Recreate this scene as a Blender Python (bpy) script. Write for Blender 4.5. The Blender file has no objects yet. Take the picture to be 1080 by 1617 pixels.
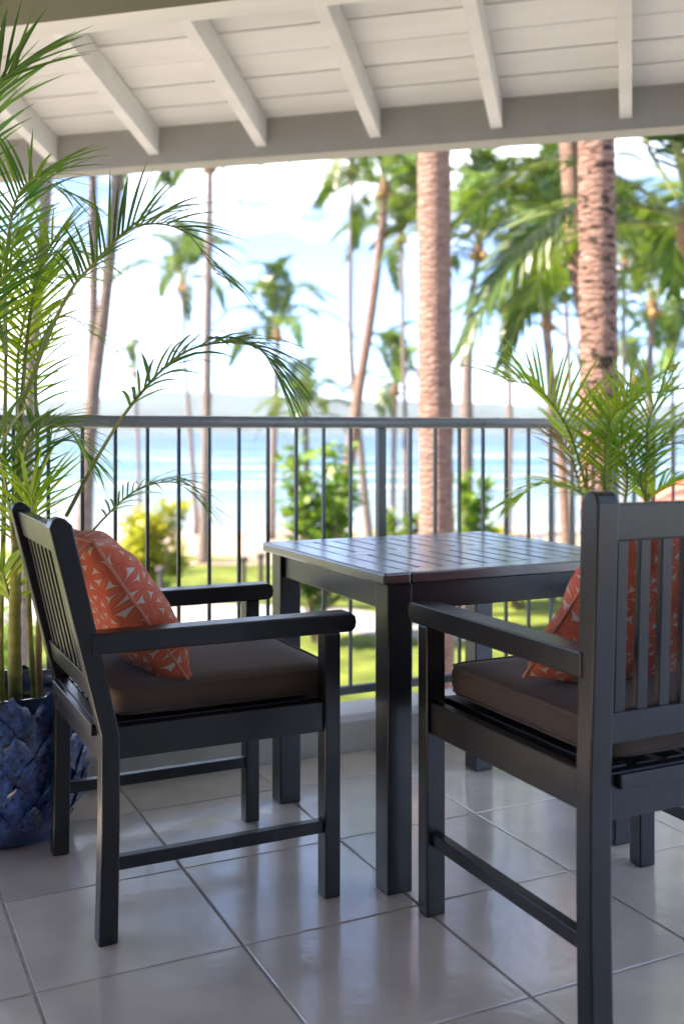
import bpy, bmesh, math, random
from mathutils import Vector, Matrix, Euler, noise
random.seed(7)
sc = bpy.context.scene
R = math.radians
# ------------------------------------------------------------------ camera
FPX, HZ, EYE = 1644.0, 680.0, 1.08          # focal length / horizon in photograph pixels, eye height in metres
cam_d = bpy.data.cameras.new('camera'); cam = bpy.data.objects.new('camera', cam_d)
sc.collection.objects.link(cam); sc.camera = cam
cam.location = (0, 0, EYE); cam.rotation_euler = (R(90), 0, 0)
cam_d.sensor_fit = 'VERTICAL'; cam_d.sensor_height = 36; cam_d.sensor_width = 24
cam_d.lens = 36 * FPX / 1617
cam_d.shift_y = -(808.5 - HZ) / 1617
cam_d.clip_start = 0.05; cam_d.clip_end = 20000
cam_d.dof.use_dof = True; cam_d.dof.focus_distance = 2.45
cam_d.dof.aperture_fstop = (cam_d.lens / 1000) / 0.0150
# ------------------------------------------------------------------ world + sun
SUN_AZ, SUN_EL = -98, 49                     # degrees; azimuth measured from +Y towards +X
w = bpy.data.worlds.new('World'); sc.world = w; w.use_nodes = True
nt = w.node_tree; nt.nodes.clear()
out = nt.nodes.new('ShaderNodeOutputWorld'); bg = nt.nodes.new('ShaderNodeBackground')
sky = nt.nodes.new('ShaderNodeTexSky'); sky.sky_type = 'NISHITA'; sky.sun_disc = False
sky.sun_elevation = R(SUN_EL); sky.sun_rotation = R(SUN_AZ); sky.altitude = 0; sky.air_density = 0.28; sky.dust_density = 0.0; sky.ozone_density = 1.5
tc = nt.nodes.new('ShaderNodeTexCoord'); mp = nt.nodes.new('ShaderNodeMapping'); mp.inputs['Scale'].default_value = (1, 1, 2.6)
nz = nt.nodes.new('ShaderNodeTexNoise'); nz.inputs['Scale'].default_value = 2.6; nz.inputs['Detail'].default_value = 7; nz.inputs['Roughness'].default_value = 0.55
rp = nt.nodes.new('ShaderNodeValToRGB'); rp.color_ramp.elements[0].position = 0.47; rp.color_ramp.elements[1].position = 0.68
mx = nt.nodes.new('ShaderNodeMixRGB'); mx.inputs[2].default_value = (5.2, 5.1, 5.0, 1)
nt.links.new(tc.outputs['Generated'], mp.inputs['Vector']); nt.links.new(mp.outputs[0], nz.inputs['Vector'])
nt.links.new(nz.outputs[0], rp.inputs[0]); nt.links.new(rp.outputs[0], mx.inputs[0])
nt.links.new(sky.outputs[0], mx.inputs[1]); nt.links.new(mx.outputs[0], bg.inputs[0])
bg.inputs[1].default_value = 0.062
nt.links.new(bg.outputs[0], out.inputs[0])
sd = bpy.data.lights.new('sun', 'SUN'); sd.energy = 2.0; sd.angle = R(0.5); sd.color = (1, 0.83, 0.66)
sun = bpy.data.objects.new('sun', sd); sc.collection.objects.link(sun)
_dir = Vector((math.sin(R(SUN_AZ)) * math.cos(R(SUN_EL)), math.cos(R(SUN_AZ)) * math.cos(R(SUN_EL)), math.sin(R(SUN_EL))))
sun.rotation_euler = _dir.to_track_quat('Z', 'Y').to_euler()
vs = sc.view_settings; vs.view_transform = 'Standard'; vs.look = 'None'; vs.gamma = 1; vs.use_curve_mapping = False
vs.exposure = 3.8
sc.cycles.use_adaptive_sampling = True; sc.cycles.adaptive_threshold = 0.02
sc.cycles.max_bounces = 7; sc.cycles.diffuse_bounces = 5; sc.cycles.glossy_bounces = 4
sc.cycles.transparent_max_bounces = 8; sc.cycles.caustics_reflective = False; sc.cycles.caustics_refractive = False

# ------------------------------------------------------------------ helpers
C = sc.collection
YAW = R(25.73)
U = Vector((math.cos(YAW), math.sin(YAW), 0)); N = Vector((-math.sin(YAW), math.cos(YAW), 0))
def un(u, n, z=0): return U * u + N * n + Vector((0, 0, z))
def at(px, py, Y): return Vector(((px - 540) / FPX * Y, Y, EYE + (HZ - py) / FPX * Y))
class MB:
    def __init__(s): s.v = []; s.f = []; s.uv = None
    def add(s, vs, fs):
        o = len(s.v); s.v += [tuple(p) for p in vs]; s.f += [tuple(i + o for i in f) for f in fs]; return s
    def box(s, x0, x1, y0, y1, z0, z1, fn=None):
        vs = [Vector((x, y, z)) for z in (z0, z1) for y in (y0, y1) for x in (x0, x1)]
        if fn: vs = [fn(p) for p in vs]
        return s.add(vs, [(0, 2, 3, 1), (4, 5, 7, 6), (0, 1, 5, 4), (2, 6, 7, 3), (0, 4, 6, 2), (1, 3, 7, 5)])
    def prism(s, poly, y0, y1):            # polygon in xz, extruded along y
        n = len(poly)
        vs = [(x, y0, z) for x, z in poly] + [(x, y1, z) for x, z in poly]
        fs = [tuple(range(n)), tuple(range(2 * n - 1, n - 1, -1))] + [(i, i + n, (i + 1) % n + n, (i + 1) % n) for i in range(n)]
        return s.add(vs, fs)
    def tube(s, pts, rad, n=8, cap=True, wob=None):
        pts = [Vector(p) for p in pts]; m = len(pts); vs = []; fs = []
        ref = Vector((1, 0, 0.01)).normalized()
        for i, p in enumerate(pts):
            t = (pts[min(i + 1, m - 1)] - pts[max(i - 1, 0)]).normalized()
            a = (ref - t * ref.dot(t))
            if a.length < 1e-4: a = Vector((0, 1, 0)) - t * t.y
            a.normalize(); b = t.cross(a); ref = a
            r = rad[i] if isinstance(rad, (list, tuple)) else rad
            for k in range(n):
                q = 2 * math.pi * k / n
                rr = r * (wob(i, k) if wob else 1)
                vs.append(p + (a * math.cos(q) + b * math.sin(q)) * rr)
        for i in range(m - 1):
            for k in range(n):
                fs.append((i * n + k, i * n + (k + 1) % n, (i + 1) * n + (k + 1) % n, (i + 1) * n + k))
        if cap: fs += [tuple(range(n - 1, -1, -1)), tuple((m - 1) * n + k for k in range(n))]
        return s.add(vs, fs)
    def lathe(s, prof, n=48):
        m = len(prof); vs = []; fs = []
        for r, z in prof:
            for k in range(n): vs.append((r * math.cos(2 * math.pi * k / n), r * math.sin(2 * math.pi * k / n), z))
        for i in range(m - 1):
            for k in range(n): fs.append((i * n + k, i * n + (k + 1) % n, (i + 1) * n + (k + 1) % n, (i + 1) * n + k))
        fs += [tuple(range(n - 1, -1, -1)), tuple((m - 1) * n + k for k in range(n))]
        return s.add(vs, fs)
    def mesh(s, name, mat, smooth=False):
        me = bpy.data.meshes.new(name); me.from_pydata(s.v, [], s.f); me.update()
        for m_ in (mat if isinstance(mat, (list, tuple)) else [mat]): me.materials.append(m_)
        if smooth: me.polygons.foreach_set('use_smooth', [True] * len(me.polygons))
        return me
    def build(s, name, mat, parent=None, smooth=False, bevel=0, loc=None, rz=None):
        return link(name, s.mesh(name, mat, smooth), parent, bevel, loc, rz)
def link(name, me, parent=None, bevel=0, loc=None, rz=None):
    o = bpy.data.objects.new(name, me); C.objects.link(o)
    if parent: o.parent = parent
    if loc is not None: o.location = loc
    if rz is not None: o.rotation_euler = (0, 0, rz)
    if bevel:
        b = o.modifiers.new('bevel', 'BEVEL'); b.width = bevel; b.segments = 2; b.limit_method = 'ANGLE'; b.angle_limit = R(40)
        b.harden_normals = False
    return o
def empty(name, loc=(0, 0, 0), rz=0):
    o = bpy.data.objects.new(name, None); C.objects.link(o); o.location = loc; o.rotation_euler = (0, 0, rz); o.empty_display_size = 0.1
    return o
def tag(o, label=None, cat=None, group=None, kind=None):
    if label: o['label'] = label
    if cat: o['category'] = cat
    if group: o['group'] = group
    if kind: o['kind'] = kind
    return o
def spline(pts, m):                          # Catmull-Rom through pts, m samples
    pts = [Vector(p) for p in pts]; P = [pts[0] * 2 - pts[1]] + pts + [pts[-1] * 2 - pts[-2]]
    out = []; k = len(pts) - 1
    for j in range(m):
        t = j / (m - 1) * k; i = min(int(t), k - 1); t -= i
        a, b, c, d = P[i], P[i + 1], P[i + 2], P[i + 3]
        out.append(0.5 * ((2 * b) + (c - a) * t + (2 * a - 5 * b + 4 * c - d) * t * t + (3 * b - a - 3 * c + d) * t ** 3))
    return out

# ------------------------------------------------------------------ materials
class NT:
    def __init__(s, m): s.t = m.node_tree; s.L = s.t.links.new
    def n(s, typ, **kw):
        nd = s.t.nodes.new(typ)
        for k, v in kw.items():
            if k.startswith('i_'):
                key = k[2:].replace('_', ' ')
                (nd.inputs[int(key)] if key.isdigit() else nd.inputs[key]).default_value = v
            else: setattr(nd, k, v)
        return nd
    def m(s, op, a, b=None, c=None):
        nd = s.t.nodes.new('ShaderNodeMath'); nd.operation = op
        for i, x in enumerate((a, b, c)):
            if x is None: continue
            if isinstance(x, (int, float)): nd.inputs[i].default_value = x
            else: s.L(x, nd.inputs[i])
        return nd.outputs[0]
    def ramp(s, src, stops):
        nd = s.t.nodes.new('ShaderNodeValToRGB'); cr = nd.color_ramp
        while len(cr.elements) < len(stops): cr.elements.new(0.5)
        for e, (p, c) in zip(cr.elements, stops): e.position = p; e.color = (*c, 1) if len(c) == 3 else c
        s.L(src, nd.inputs[0]); return nd.outputs[0]
    def mix(s, f, a, b, typ='MIX'):
        nd = s.t.nodes.new('ShaderNodeMixRGB'); nd.blend_type = typ
        for i, x in enumerate((f, a, b)):
            if isinstance(x, (int, float)): nd.inputs[i].default_value = x
            elif isinstance(x, tuple): nd.inputs[i].default_value = (*x, 1)
            else: s.L(x, nd.inputs[i])
        return nd.outputs[0]
def mat(name, col, rough=0.5, var=0.15, scale=8, bump=0.0, bscale=60, spec=0.5, metal=0, stretch=None, randv=0.0, coat=0.0, col2=None):
    m = bpy.data.materials.new(name); m.use_nodes = True; g = NT(m)
    b = m.node_tree.nodes['Principled BSDF']; b.inputs['Roughness'].default_value = rough; b.inputs['Metallic'].default_value = metal
    b.inputs['Specular IOR Level'].default_value = spec; b.inputs['Coat Weight'].default_value = coat; b.inputs['Coat Roughness'].default_value = 0.26
    tcn = g.n('ShaderNodeTexCoord'); mpn = g.n('ShaderNodeMapping'); mpn.inputs['Scale'].default_value = stretch or (1, 1, 1)
    g.L(tcn.outputs['Object'], mpn.inputs[0])
    oi = g.n('ShaderNodeObjectInfo')
    ad = g.n('ShaderNodeVectorMath', operation='ADD'); g.L(mpn.outputs[0], ad.inputs[0])
    cb = g.n('ShaderNodeCombineXYZ'); rm = g.m('MULTIPLY', oi.outputs['Random'], 37.0); g.L(rm, cb.inputs[0]); g.L(rm, cb.inputs[1]); g.L(cb.outputs[0], ad.inputs[1])
    nzn = g.n('ShaderNodeTexNoise', i_Scale=scale, i_Detail=5.0); g.L(ad.outputs[0], nzn.inputs['Vector'])
    lo = tuple(c * (1 - var) for c in col); hi = tuple(min(1, c * (1 + var)) for c in (col2 or col))
    cc = g.ramp(nzn.outputs[0], [(0.3, lo), (0.7, hi)])
    if randv:
        hs = g.n('ShaderNodeHueSaturation'); g.L(cc, hs.inputs['Color'])
        g.L(g.m('MULTIPLY_ADD', oi.outputs['Random'], 2 * randv, 1 - randv), hs.inputs['Value']); cc = hs.outputs[0]
    g.L(cc, b.inputs['Base Color'])
    g.L(g.m('MULTIPLY_ADD', nzn.outputs[0], 0.25 * rough, rough * 0.88), b.inputs['Roughness'])
    if bump:
        n2 = g.n('ShaderNodeTexNoise', i_Scale=bscale, i_Detail=4.0); g.L(ad.outputs[0], n2.inputs['Vector'])
        bp = g.n('ShaderNodeBump', i_Strength=bump, i_Distance=0.01); g.L(n2.outputs[0], bp.inputs['Height']); g.L(bp.outputs[0], b.inputs['Normal'])
    return m
def leaf_mat(name, col, col2, trans=0.4, rough=0.4, randv=0.25, scale=3.0):
    m = bpy.data.materials.new(name); m.use_nodes = True; g = NT(m); b = m.node_tree.nodes['Principled BSDF']
    o = m.node_tree.nodes['Material Output']; oi = g.n('ShaderNodeObjectInfo'); ge = g.n('ShaderNodeNewGeometry')
    nzn = g.n('ShaderNodeTexNoise', i_Scale=scale, i_Detail=2.0); g.L(ge.outputs['Position'], nzn.inputs['Vector'])
    f = g.m('ADD', nzn.outputs[0], g.m('MULTIPLY_ADD', ge.outputs['Random Per Island'], 0.5, -0.25))
    cc = g.ramp(f, [(0.3, col), (0.72, col2)])
    hs = g.n('ShaderNodeHueSaturation'); g.L(cc, hs.inputs['Color']); g.L(g.m('MULTIPLY_ADD', oi.outputs['Random'], 2 * randv, 1 - randv), hs.inputs['Value'])
    b.inputs['Roughness'].default_value = rough; g.L(hs.outputs[0], b.inputs['Base Color'])
    tr = g.n('ShaderNodeBsdfTranslucent'); g.L(g.mix(1.0, hs.outputs[0], (1.25, 1.2, 0.6), 'MULTIPLY'), tr.inputs[0])
    mxs = g.n('ShaderNodeMixShader'); mxs.inputs[0].default_value = trans
    g.L(b.outputs[0], mxs.inputs[1]); g.L(tr.outputs[0], mxs.inputs[2]); g.L(mxs.outputs[0], o.inputs[0])
    return m
M = {}
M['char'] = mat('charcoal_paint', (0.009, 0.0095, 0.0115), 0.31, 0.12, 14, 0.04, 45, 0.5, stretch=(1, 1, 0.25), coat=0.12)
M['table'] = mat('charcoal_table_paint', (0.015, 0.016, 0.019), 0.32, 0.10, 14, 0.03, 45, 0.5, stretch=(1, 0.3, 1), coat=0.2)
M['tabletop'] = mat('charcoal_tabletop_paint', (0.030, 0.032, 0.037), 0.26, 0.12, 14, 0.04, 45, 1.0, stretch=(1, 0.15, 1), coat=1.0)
M['rail'] = mat('dark_green_metal', (0.035, 0.05, 0.05), 0.32, 0.1, 10, 0.03, 80, 0.5)
M['handrail'] = mat('grey_handrail_paint', (0.22, 0.24, 0.25), 0.28, 0.1, 10, 0.03, 80, 0.5)
M['grout'] = mat('grout', (0.40, 0.38, 0.37), 0.8, 0.2, 30)
M['white'] = mat('white_painted_timber', (0.68, 0.685, 0.66), 0.5, 0.06, 5, 0.05, 30, 0.4, stretch=(0.3, 2, 2), randv=0.06)
M['taupe'] = mat('beam_paint', (0.36, 0.355, 0.33), 0.55, 0.05, 5, 0.05, 30, 0.4)
M['olive'] = mat('olive_lintel', (0.10, 0.098, 0.062), 0.6, 0.08, 4, 0.05, 30, 0.3)
M['wall'] = mat('dark_unseen_wall', (0.10, 0.095, 0.09), 0.5, 0.05, 4, 0.02, 60, 0.3)  # dark tone chosen to keep fill light off the chairs' near faces
M['soffit'] = mat('soffit_timber', (0.22, 0.20, 0.17), 0.6, 0.1, 4, 0.05, 30, 0.3)
M['kerb'] = mat('kerb_render', (0.42, 0.40, 0.34), 0.7, 0.1, 6, 0.15, 50, 0.3)
M['coping'] = mat('kerb_coping', (0.62, 0.62, 0.62), 0.5, 0.06, 6, 0.1, 50, 0.4)
M['soil'] = mat('potting_soil', (0.03, 0.022, 0.016), 0.95, 0.4, 40, 0.8, 60, 0.2)
M['sand'] = mat('sand', (0.26, 0.21, 0.165), 0.9, 0.12, 0.4, 0.2, 20, 0.2)
M['path'] = mat('grey_path', (0.24, 0.235, 0.245), 0.85, 0.12, 0.8, 0.2, 20, 0.2)
M['lawn'] = mat('lawn', (0.055, 0.085, 0.015), 0.9, 0.35, 1.1, 0.6, 12, 0.1, col2=(0.10, 0.125, 0.025))
M['bounce_terrace'] = mat('bounce_paving', (0.22, 0.22, 0.22), 0.8, 0.1, 1.5, 0.2, 20, 0.2)  # grey reflector surface for the unseen ground below the balcony
M['hill'] = mat('hillside_haze_tint', (0.035, 0.06, 0.068), 0.95, 0.4, 0.01, 0, 1, 0.1)  # bluish base: the tint of distant haze is put into the colour
M['stem'] = mat('palm_cane', (0.24, 0.25, 0.05), 0.4, 0.35, 14, 0.1, 40, 0.4, stretch=(1, 1, 3))
M['stem_dry'] = mat('dry_cane', (0.36, 0.26, 0.12), 0.6, 0.3, 14, 0.1, 40, 0.3)
M['rachis'] = mat('rachis', (0.20, 0.24, 0.06), 0.45, 0.3, 9)
M['leaf'] = leaf_mat('areca_leaf', (0.06, 0.17, 0.022), (0.19, 0.34, 0.04), 0.48)
M['leaf_sunlit_lime'] = leaf_mat('areca_leaf_sunlit_lime', (0.22, 0.38, 0.02), (0.42, 0.54, 0.035), 0.5)  # brighter areca leaf, sunlight put into its colour
M['coco'] = leaf_mat('coconut_leaf', (0.04, 0.095, 0.016), (0.115, 0.18, 0.03), 0.35, 0.35, 0.3, 1.0)
M['coco_dry'] = leaf_mat('coconut_leaf_dry', (0.30, 0.20, 0.09), (0.42, 0.30, 0.12), 0.3, 0.6, 0.2, 1.0)
M['shrub'] = leaf_mat('shrub_leaf', (0.07, 0.17, 0.02), (0.19, 0.30, 0.03), 0.35, 0.4, 0.15, 3.0)
M['shrub_y'] = leaf_mat('shrub_leaf_yellow', (0.24, 0.30, 0.02), (0.42, 0.40, 0.03), 0.35, 0.4, 0.1, 3.0)
M['wood'] = mat('shrub_wood', (0.16, 0.11, 0.07), 0.9, 0.3, 8)
M['husk'] = mat('coconut_husk', (0.36, 0.22, 0.07), 0.7, 0.3, 4)
M['crownshaft'] = mat('palm_fibre', (0.22, 0.13, 0.07), 0.9, 0.35, 6, 0.3, 20)
M['post'] = mat('dark_bollard', (0.05, 0.045, 0.04), 0.6, 0.2, 8)
M['red'] = mat('red_canvas', (0.62, 0.13, 0.10), 0.8, 0.1, 6)
M['lounge'] = mat('pale_lounger', (0.5, 0.55, 0.62), 0.6, 0.1, 6)
M['stone'] = mat('pebbles', (0.3, 0.29, 0.27), 0.9, 0.3, 8)

def tile_mat():
    m = mat('glazed_floor_tile', (0.78, 0.70, 0.625), 0.24, 0.10, 6.0, 0, 60, 1.0, randv=0.09, coat=1.0)
    m.node_tree.nodes['Principled BSDF'].inputs['Coat IOR'].default_value = 1.65
    m.node_tree.nodes['Principled BSDF'].inputs['Coat Roughness'].default_value = 0.13
    g = NT(m); b = m.node_tree.nodes['Principled BSDF']; ge = g.n('ShaderNodeNewGeometry')
    n1 = g.n('ShaderNodeTexNoise', i_Scale=38.0, i_Detail=3.0); n2 = g.n('ShaderNodeTexNoise', i_Scale=5.0, i_Detail=2.0)
    for q in (n1, n2): g.L(ge.outputs['Position'], q.inputs['Vector'])
    h = g.m('ADD', g.m('MULTIPLY', n1.outputs[0], 0.25), n2.outputs[0])
    bp = g.n('ShaderNodeBump', i_Strength=0.16, i_Distance=0.012); g.L(h, bp.inputs['Height']); g.L(bp.outputs[0], b.inputs['Normal']); g.L(bp.outputs[0], b.inputs['Coat Normal'])
    return m
M['tile'] = tile_mat()
def bark_mat(name, a, b_, dark, spots):
    m = bpy.data.materials.new(name); m.use_nodes = True; g = NT(m); b = m.node_tree.nodes['Principled BSDF']
    b.inputs['Roughness'].default_value = 0.9; b.inputs['Specular IOR Level'].default_value = 0.15
    ge = g.n('ShaderNodeNewGeometry'); mpn = g.n('ShaderNodeMapping'); mpn.inputs['Scale'].default_value = (1, 1, 2.2); g.L(ge.outputs['Position'], mpn.inputs[0])
    n1 = g.n('ShaderNodeTexNoise', i_Scale=7.0, i_Detail=6.0, i_Roughness=0.65); g.L(mpn.outputs[0], n1.inputs['Vector'])
    n2 = g.n('ShaderNodeTexNoise', i_Scale=9.0, i_Detail=2.0); g.L(mpn.outputs[0], n2.inputs['Vector'])
    cc = g.ramp(n1.outputs[0], [(0.3, a), (0.7, b_)])
    sp = g.ramp(n2.outputs[0], [(spots - 0.02, (0, 0, 0)), (spots + 0.05, (1, 1, 1))])
    cc = g.mix(sp, cc, dark)
    g.L(cc, b.inputs['Base Color'])
    wv = g.n('ShaderNodeTexWave', bands_direction='Z', i_Scale=5.5, i_Distortion=9.0, i_Detail=4.0, i_Detail_Scale=2.5); g.L(ge.outputs['Position'], wv.inputs['Vector'])
    h = g.m('ADD', wv.outputs[0], g.m('MULTIPLY', n1.outputs[0], 1.2))
    bp = g.n('ShaderNodeBump', i_Strength=0.9, i_Distance=0.02); g.L(h, bp.inputs['Height']); g.L(bp.outputs[0], b.inputs['Normal'])
    return m
M['bark'] = bark_mat('palm_bark', (0.19, 0.115, 0.09), (0.32, 0.225, 0.19), (0.16, 0.10, 0.085), 0.66)
M['bark_spot'] = bark_mat('palm_bark_spotted', (0.15, 0.085, 0.063), (0.31, 0.205, 0.17), (0.04, 0.03, 0.025), 0.56)
M['bark_far_shade'] = bark_mat('palm_bark_far_shade', (0.17, 0.13, 0.12), (0.27, 0.22, 0.20), (0.10, 0.07, 0.06), 0.7)  # greyer bark for far palms; on the far-left trunks it paints shade
def sea_mat():
    m = bpy.data.materials.new('sea_water'); m.use_nodes = True; g = NT(m); b = m.node_tree.nodes['Principled BSDF']
    b.inputs['Roughness'].default_value = 0.35; b.inputs['Specular IOR Level'].default_value = 0.25
    ge = g.n('ShaderNodeNewGeometry'); sx = g.n('ShaderNodeSeparateXYZ'); g.L(ge.outputs['Position'], sx.inputs[0])
    mpn = g.n('ShaderNodeMapping'); mpn.inputs['Scale'].default_value = (0.012, 0.05, 1); g.L(ge.outputs['Position'], mpn.inputs[0])
    n1 = g.n('ShaderNodeTexNoise', i_Scale=1.0, i_Detail=6.0, i_Roughness=0.6); g.L(mpn.outputs[0], n1.inputs['Vector'])
    d = g.m('ADD', sx.outputs[1], g.m('MULTIPLY_ADD', n1.outputs[0], 60.0, -30.0))
    lg = g.m('DIVIDE', g.m('LOGARITHM', g.m('MAXIMUM', d, 1.0), 10.0), 4.0)
    # log10(distance)/4 : shallow sandy water, surf, lagoon, deep
    cc = g.ramp(lg, [(0.0, (0.17, 0.19, 0.195)), (0.44, (0.14, 0.185, 0.20)), (0.48, (0.075, 0.14, 0.165)), (0.52, (0.03, 0.10, 0.14)), (0.56, (0.006, 0.065, 0.115)), (0.70, (0.001, 0.034, 0.08))])
    wv = g.n('ShaderNodeTexNoise', i_Scale=1.0, i_Detail=4.0, i_Roughness=0.6)
    mp2 = g.n('ShaderNodeMapping'); mp2.inputs['Scale'].default_value = (0.02, 0.09, 1); g.L(ge.outputs['Position'], mp2.inputs[0]); g.L(mp2.outputs[0], wv.inputs['Vector'])
    fm = g.ramp(wv.outputs[0], [(0.56, (0, 0, 0)), (0.62, (1, 1, 1))])
    near = g.ramp(lg, [(0.60, (1, 1, 1)), (0.66, (0, 0, 0))])
    cc = g.mix(g.m('MULTIPLY', fm, near), cc, (0.30, 0.315, 0.32))
    g.L(cc, b.inputs['Base Color'])
    n3 = g.n('ShaderNodeTexNoise', i_Scale=0.5, i_Detail=4.0); g.L(ge.outputs['Position'], n3.inputs['Vector'])
    bp = g.n('ShaderNodeBump', i_Strength=0.5, i_Distance=0.5); g.L(n3.outputs[0], bp.inputs['Height']); g.L(bp.outputs[0], b.inputs['Normal'])
    return m
M['sea'] = sea_mat()
def fabric(name, col, weave=420, rough=0.9):
    m = bpy.data.materials.new(name); m.use_nodes = True; g = NT(m); b = m.node_tree.nodes['Principled BSDF']
    b.inputs['Roughness'].default_value = rough; b.inputs['Specular IOR Level'].default_value = 0.2; b.inputs['Sheen Weight'].default_value = 0.25; b.inputs['Sheen Roughness'].default_value = 0.5
    tcn = g.n('ShaderNodeTexCoord')
    n1 = g.n('ShaderNodeTexNoise', i_Scale=9.0, i_Detail=4.0); g.L(tcn.outputs['Object'], n1.inputs['Vector'])
    mpn = g.n('ShaderNodeMapping'); mpn.inputs['Scale'].default_value = (40, 300, 300); g.L(tcn.outputs['Object'], mpn.inputs[0])
    n2 = g.n('ShaderNodeTexNoise', i_Scale=1.0, i_Detail=2.0); g.L(mpn.outputs[0], n2.inputs['Vector'])
    f = g.m('MULTIPLY_ADD', n2.outputs[0], 0.6, g.m('MULTIPLY', n1.outputs[0], 0.4))
    g.L(g.ramp(f, [(0.3, tuple(c * 0.88 for c in col)), (0.7, tuple(c * 1.12 for c in col))]), b.inputs['Base Color'])
    bp = g.n('ShaderNodeBump', i_Strength=0.25, i_Distance=0.002); g.L(n2.outputs[0], bp.inputs['Height']); g.L(bp.outputs[0], b.inputs['Normal'])
    return m
M['seat'] = fabric('brown_canvas', (0.10, 0.068, 0.053))
def pillow_mat():
    m = bpy.data.materials.new('orange_star_print'); m.use_nodes = True; g = NT(m); b = m.node_tree.nodes['Principled BSDF']
    b.inputs['Roughness'].default_value = 0.9; b.inputs['Specular IOR Level'].default_value = 0.15; b.inputs['Sheen Weight'].default_value = 0.2
    uv = g.n('ShaderNodeUVMap', uv_map='UVMap'); nzw = g.n('ShaderNodeTexNoise', i_Scale=40.0, i_Detail=2.0); g.L(uv.outputs[0], nzw.inputs['Vector'])
    sx = g.n('ShaderNodeSeparateXYZ'); g.L(uv.outputs[0], sx.inputs[0]); ux, uy = sx.outputs[0], sx.outputs[1]
    A = 1 / 9.0; best = None                 # lattice spacing in uv
    for k in range(3):
        a = R(60 * k + 15); ca, sa = math.cos(a), math.sin(a)
        p = g.m('MULTIPLY', g.m('ADD', g.m('MULTIPLY', ux, ca), g.m('MULTIPLY', uy, sa)), 1 / A)
        q = g.m('MULTIPLY', g.m('ADD', g.m('MULTIPLY', ux, -sa), g.m('MULTIPLY', uy, ca)), 1 / (A * 0.8660254))
        rq = g.m('ROUND', q)
        fr = g.m('FRACT', g.m('ADD', g.m('SUBTRACT', p, g.m('MULTIPLY', rq, 0.5)), 100.0))
        t = g.m('SUBTRACT', g.m('MULTIPLY', fr, 2.0), 1.0)
        lens = g.m('MULTIPLY', g.m('SUBTRACT', 1.0, g.m('MULTIPLY', t, t)), 0.19)
        e = g.m('SUBTRACT', lens, g.m('MULTIPLY', g.m('ABSOLUTE', g.m('SUBTRACT', q, rq)), 0.866))
        best = e if best is None else g.m('MAXIMUM', best, e)
    edge = g.m('ADD', best, g.m('MULTIPLY_ADD', nzw.outputs[0], 0.03, -0.015))
    f = g.ramp(g.m('MULTIPLY_ADD', edge, 12.0, 0.5), [(0.34, (0, 0, 0)), (0.66, (1, 1, 1))])
    vein = g.ramp(g.m('MULTIPLY', best, 5.0), [(0.0, (0.60, 0.125, 0.06)), (0.55, (0.66, 0.145, 0.075)), (0.92, (0.68, 0.175, 0.095)), (0.97, (0.58, 0.12, 0.06))])
    cc = g.mix(f, (0.62, 0.55, 0.44), vein)
    g.L(cc, b.inputs['Base Color'])
    n2 = g.n('ShaderNodeTexNoise', i_Scale=160.0, i_Detail=2.0); g.L(uv.outputs[0], n2.inputs['Vector'])
    n3 = g.n('ShaderNodeTexNoise', i_Scale=5.0, i_Detail=3.0); g.L(uv.outputs[0], n3.inputs['Vector'])
    h = g.m('ADD', g.m('MULTIPLY', n2.outputs[0], 0.12), n3.outputs[0])
    bp = g.n('ShaderNodeBump', i_Strength=0.5, i_Distance=0.02); g.L(h, bp.inputs['Height']); g.L(bp.outputs[0], b.inputs['Normal'])
    return m
M['pillow'] = pillow_mat()
M['glaze'] = mat('cobalt_glaze', (0.002, 0.009, 0.06), 0.12, 0.5, 9, 0.03, 30, 0.6, randv=0.3, coat=0.9, col2=(0.014, 0.05, 0.19))

# ------------------------------------------------------------------ ground, sea, hills
ZG, ZS = -3.2, -3.9
def sheet(name, rows, m, kind='structure'):
    """rows of points (lists of Vectors) as a grid"""
    mb = MB(); nr, nc = len(rows), len(rows[0])
    mb.add([p for r in rows for p in r], [(i * nc + j, i * nc + j + 1, (i + 1) * nc + j + 1, (i + 1) * nc + j) for i in range(nr - 1) for j in range(nc - 1)])
    return tag(mb.build(name, m, smooth=True), kind=kind)
def gz(y): return ZG if y < 40 else (ZG - (y - 40) / 18 * 1.05 if y < 58 else ZG - 1.05 - min(3, (y - 58) * 0.02))
ys = [-40, -10, 5, 15, 22, 28, 34, 40, 43, 46, 49, 52, 55, 58, 70, 120, 300, 1000, 3900]
def gx(y): return [x * (1 + max(0, y) / 800) for x in (-400, -80, -30, -12, -5, 0, 5, 12, 30, 80, 400)]
sheet('ground', [[Vector((x, y, gz(y) + 0.06 * noise.noise(Vector((x * .2, y * .2, 0))) * (1 if 34 < y < 58 else 0))) for x in gx(y)] for y in ys], M['sand'])
rows = []
for i, f in enumerate([0, .15, .35, .55, .75, .9, 1.0]):
    r = []
    for j in range(41):
        x = -60 + 3 * j
        edge = 36.0 + 1.8 * noise.noise(Vector((x * .14, 3, 0))) + 0.8 * noise.noise(Vector((x * .5, 8, 0))) - max(0, min(1, (x + 3.5) / 2.0)) * 4.5 + max(0, min(1, (x - 1.0) / 2.0)) * 3.0
        r.append(Vector((x, -20 + (edge + 20) * f, ZG + 0.02)))
    rows.append(r)
sheet('lawn', rows, M['lawn'])
pl = [(-40, 25.0, 30.5), (-14, 23.6, 28.0), (-7, 22.8, 26.4), (-3, 22.3, 25.6), (0, 21.9, 25.0), (2, 21.2, 23.2), (4, 20.6, 21.9), (7, 19.6, 20.9), (14, 18.0, 19.4), (40, 14, 15.4)]
xs = [p[0] for p in pl]
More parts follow.
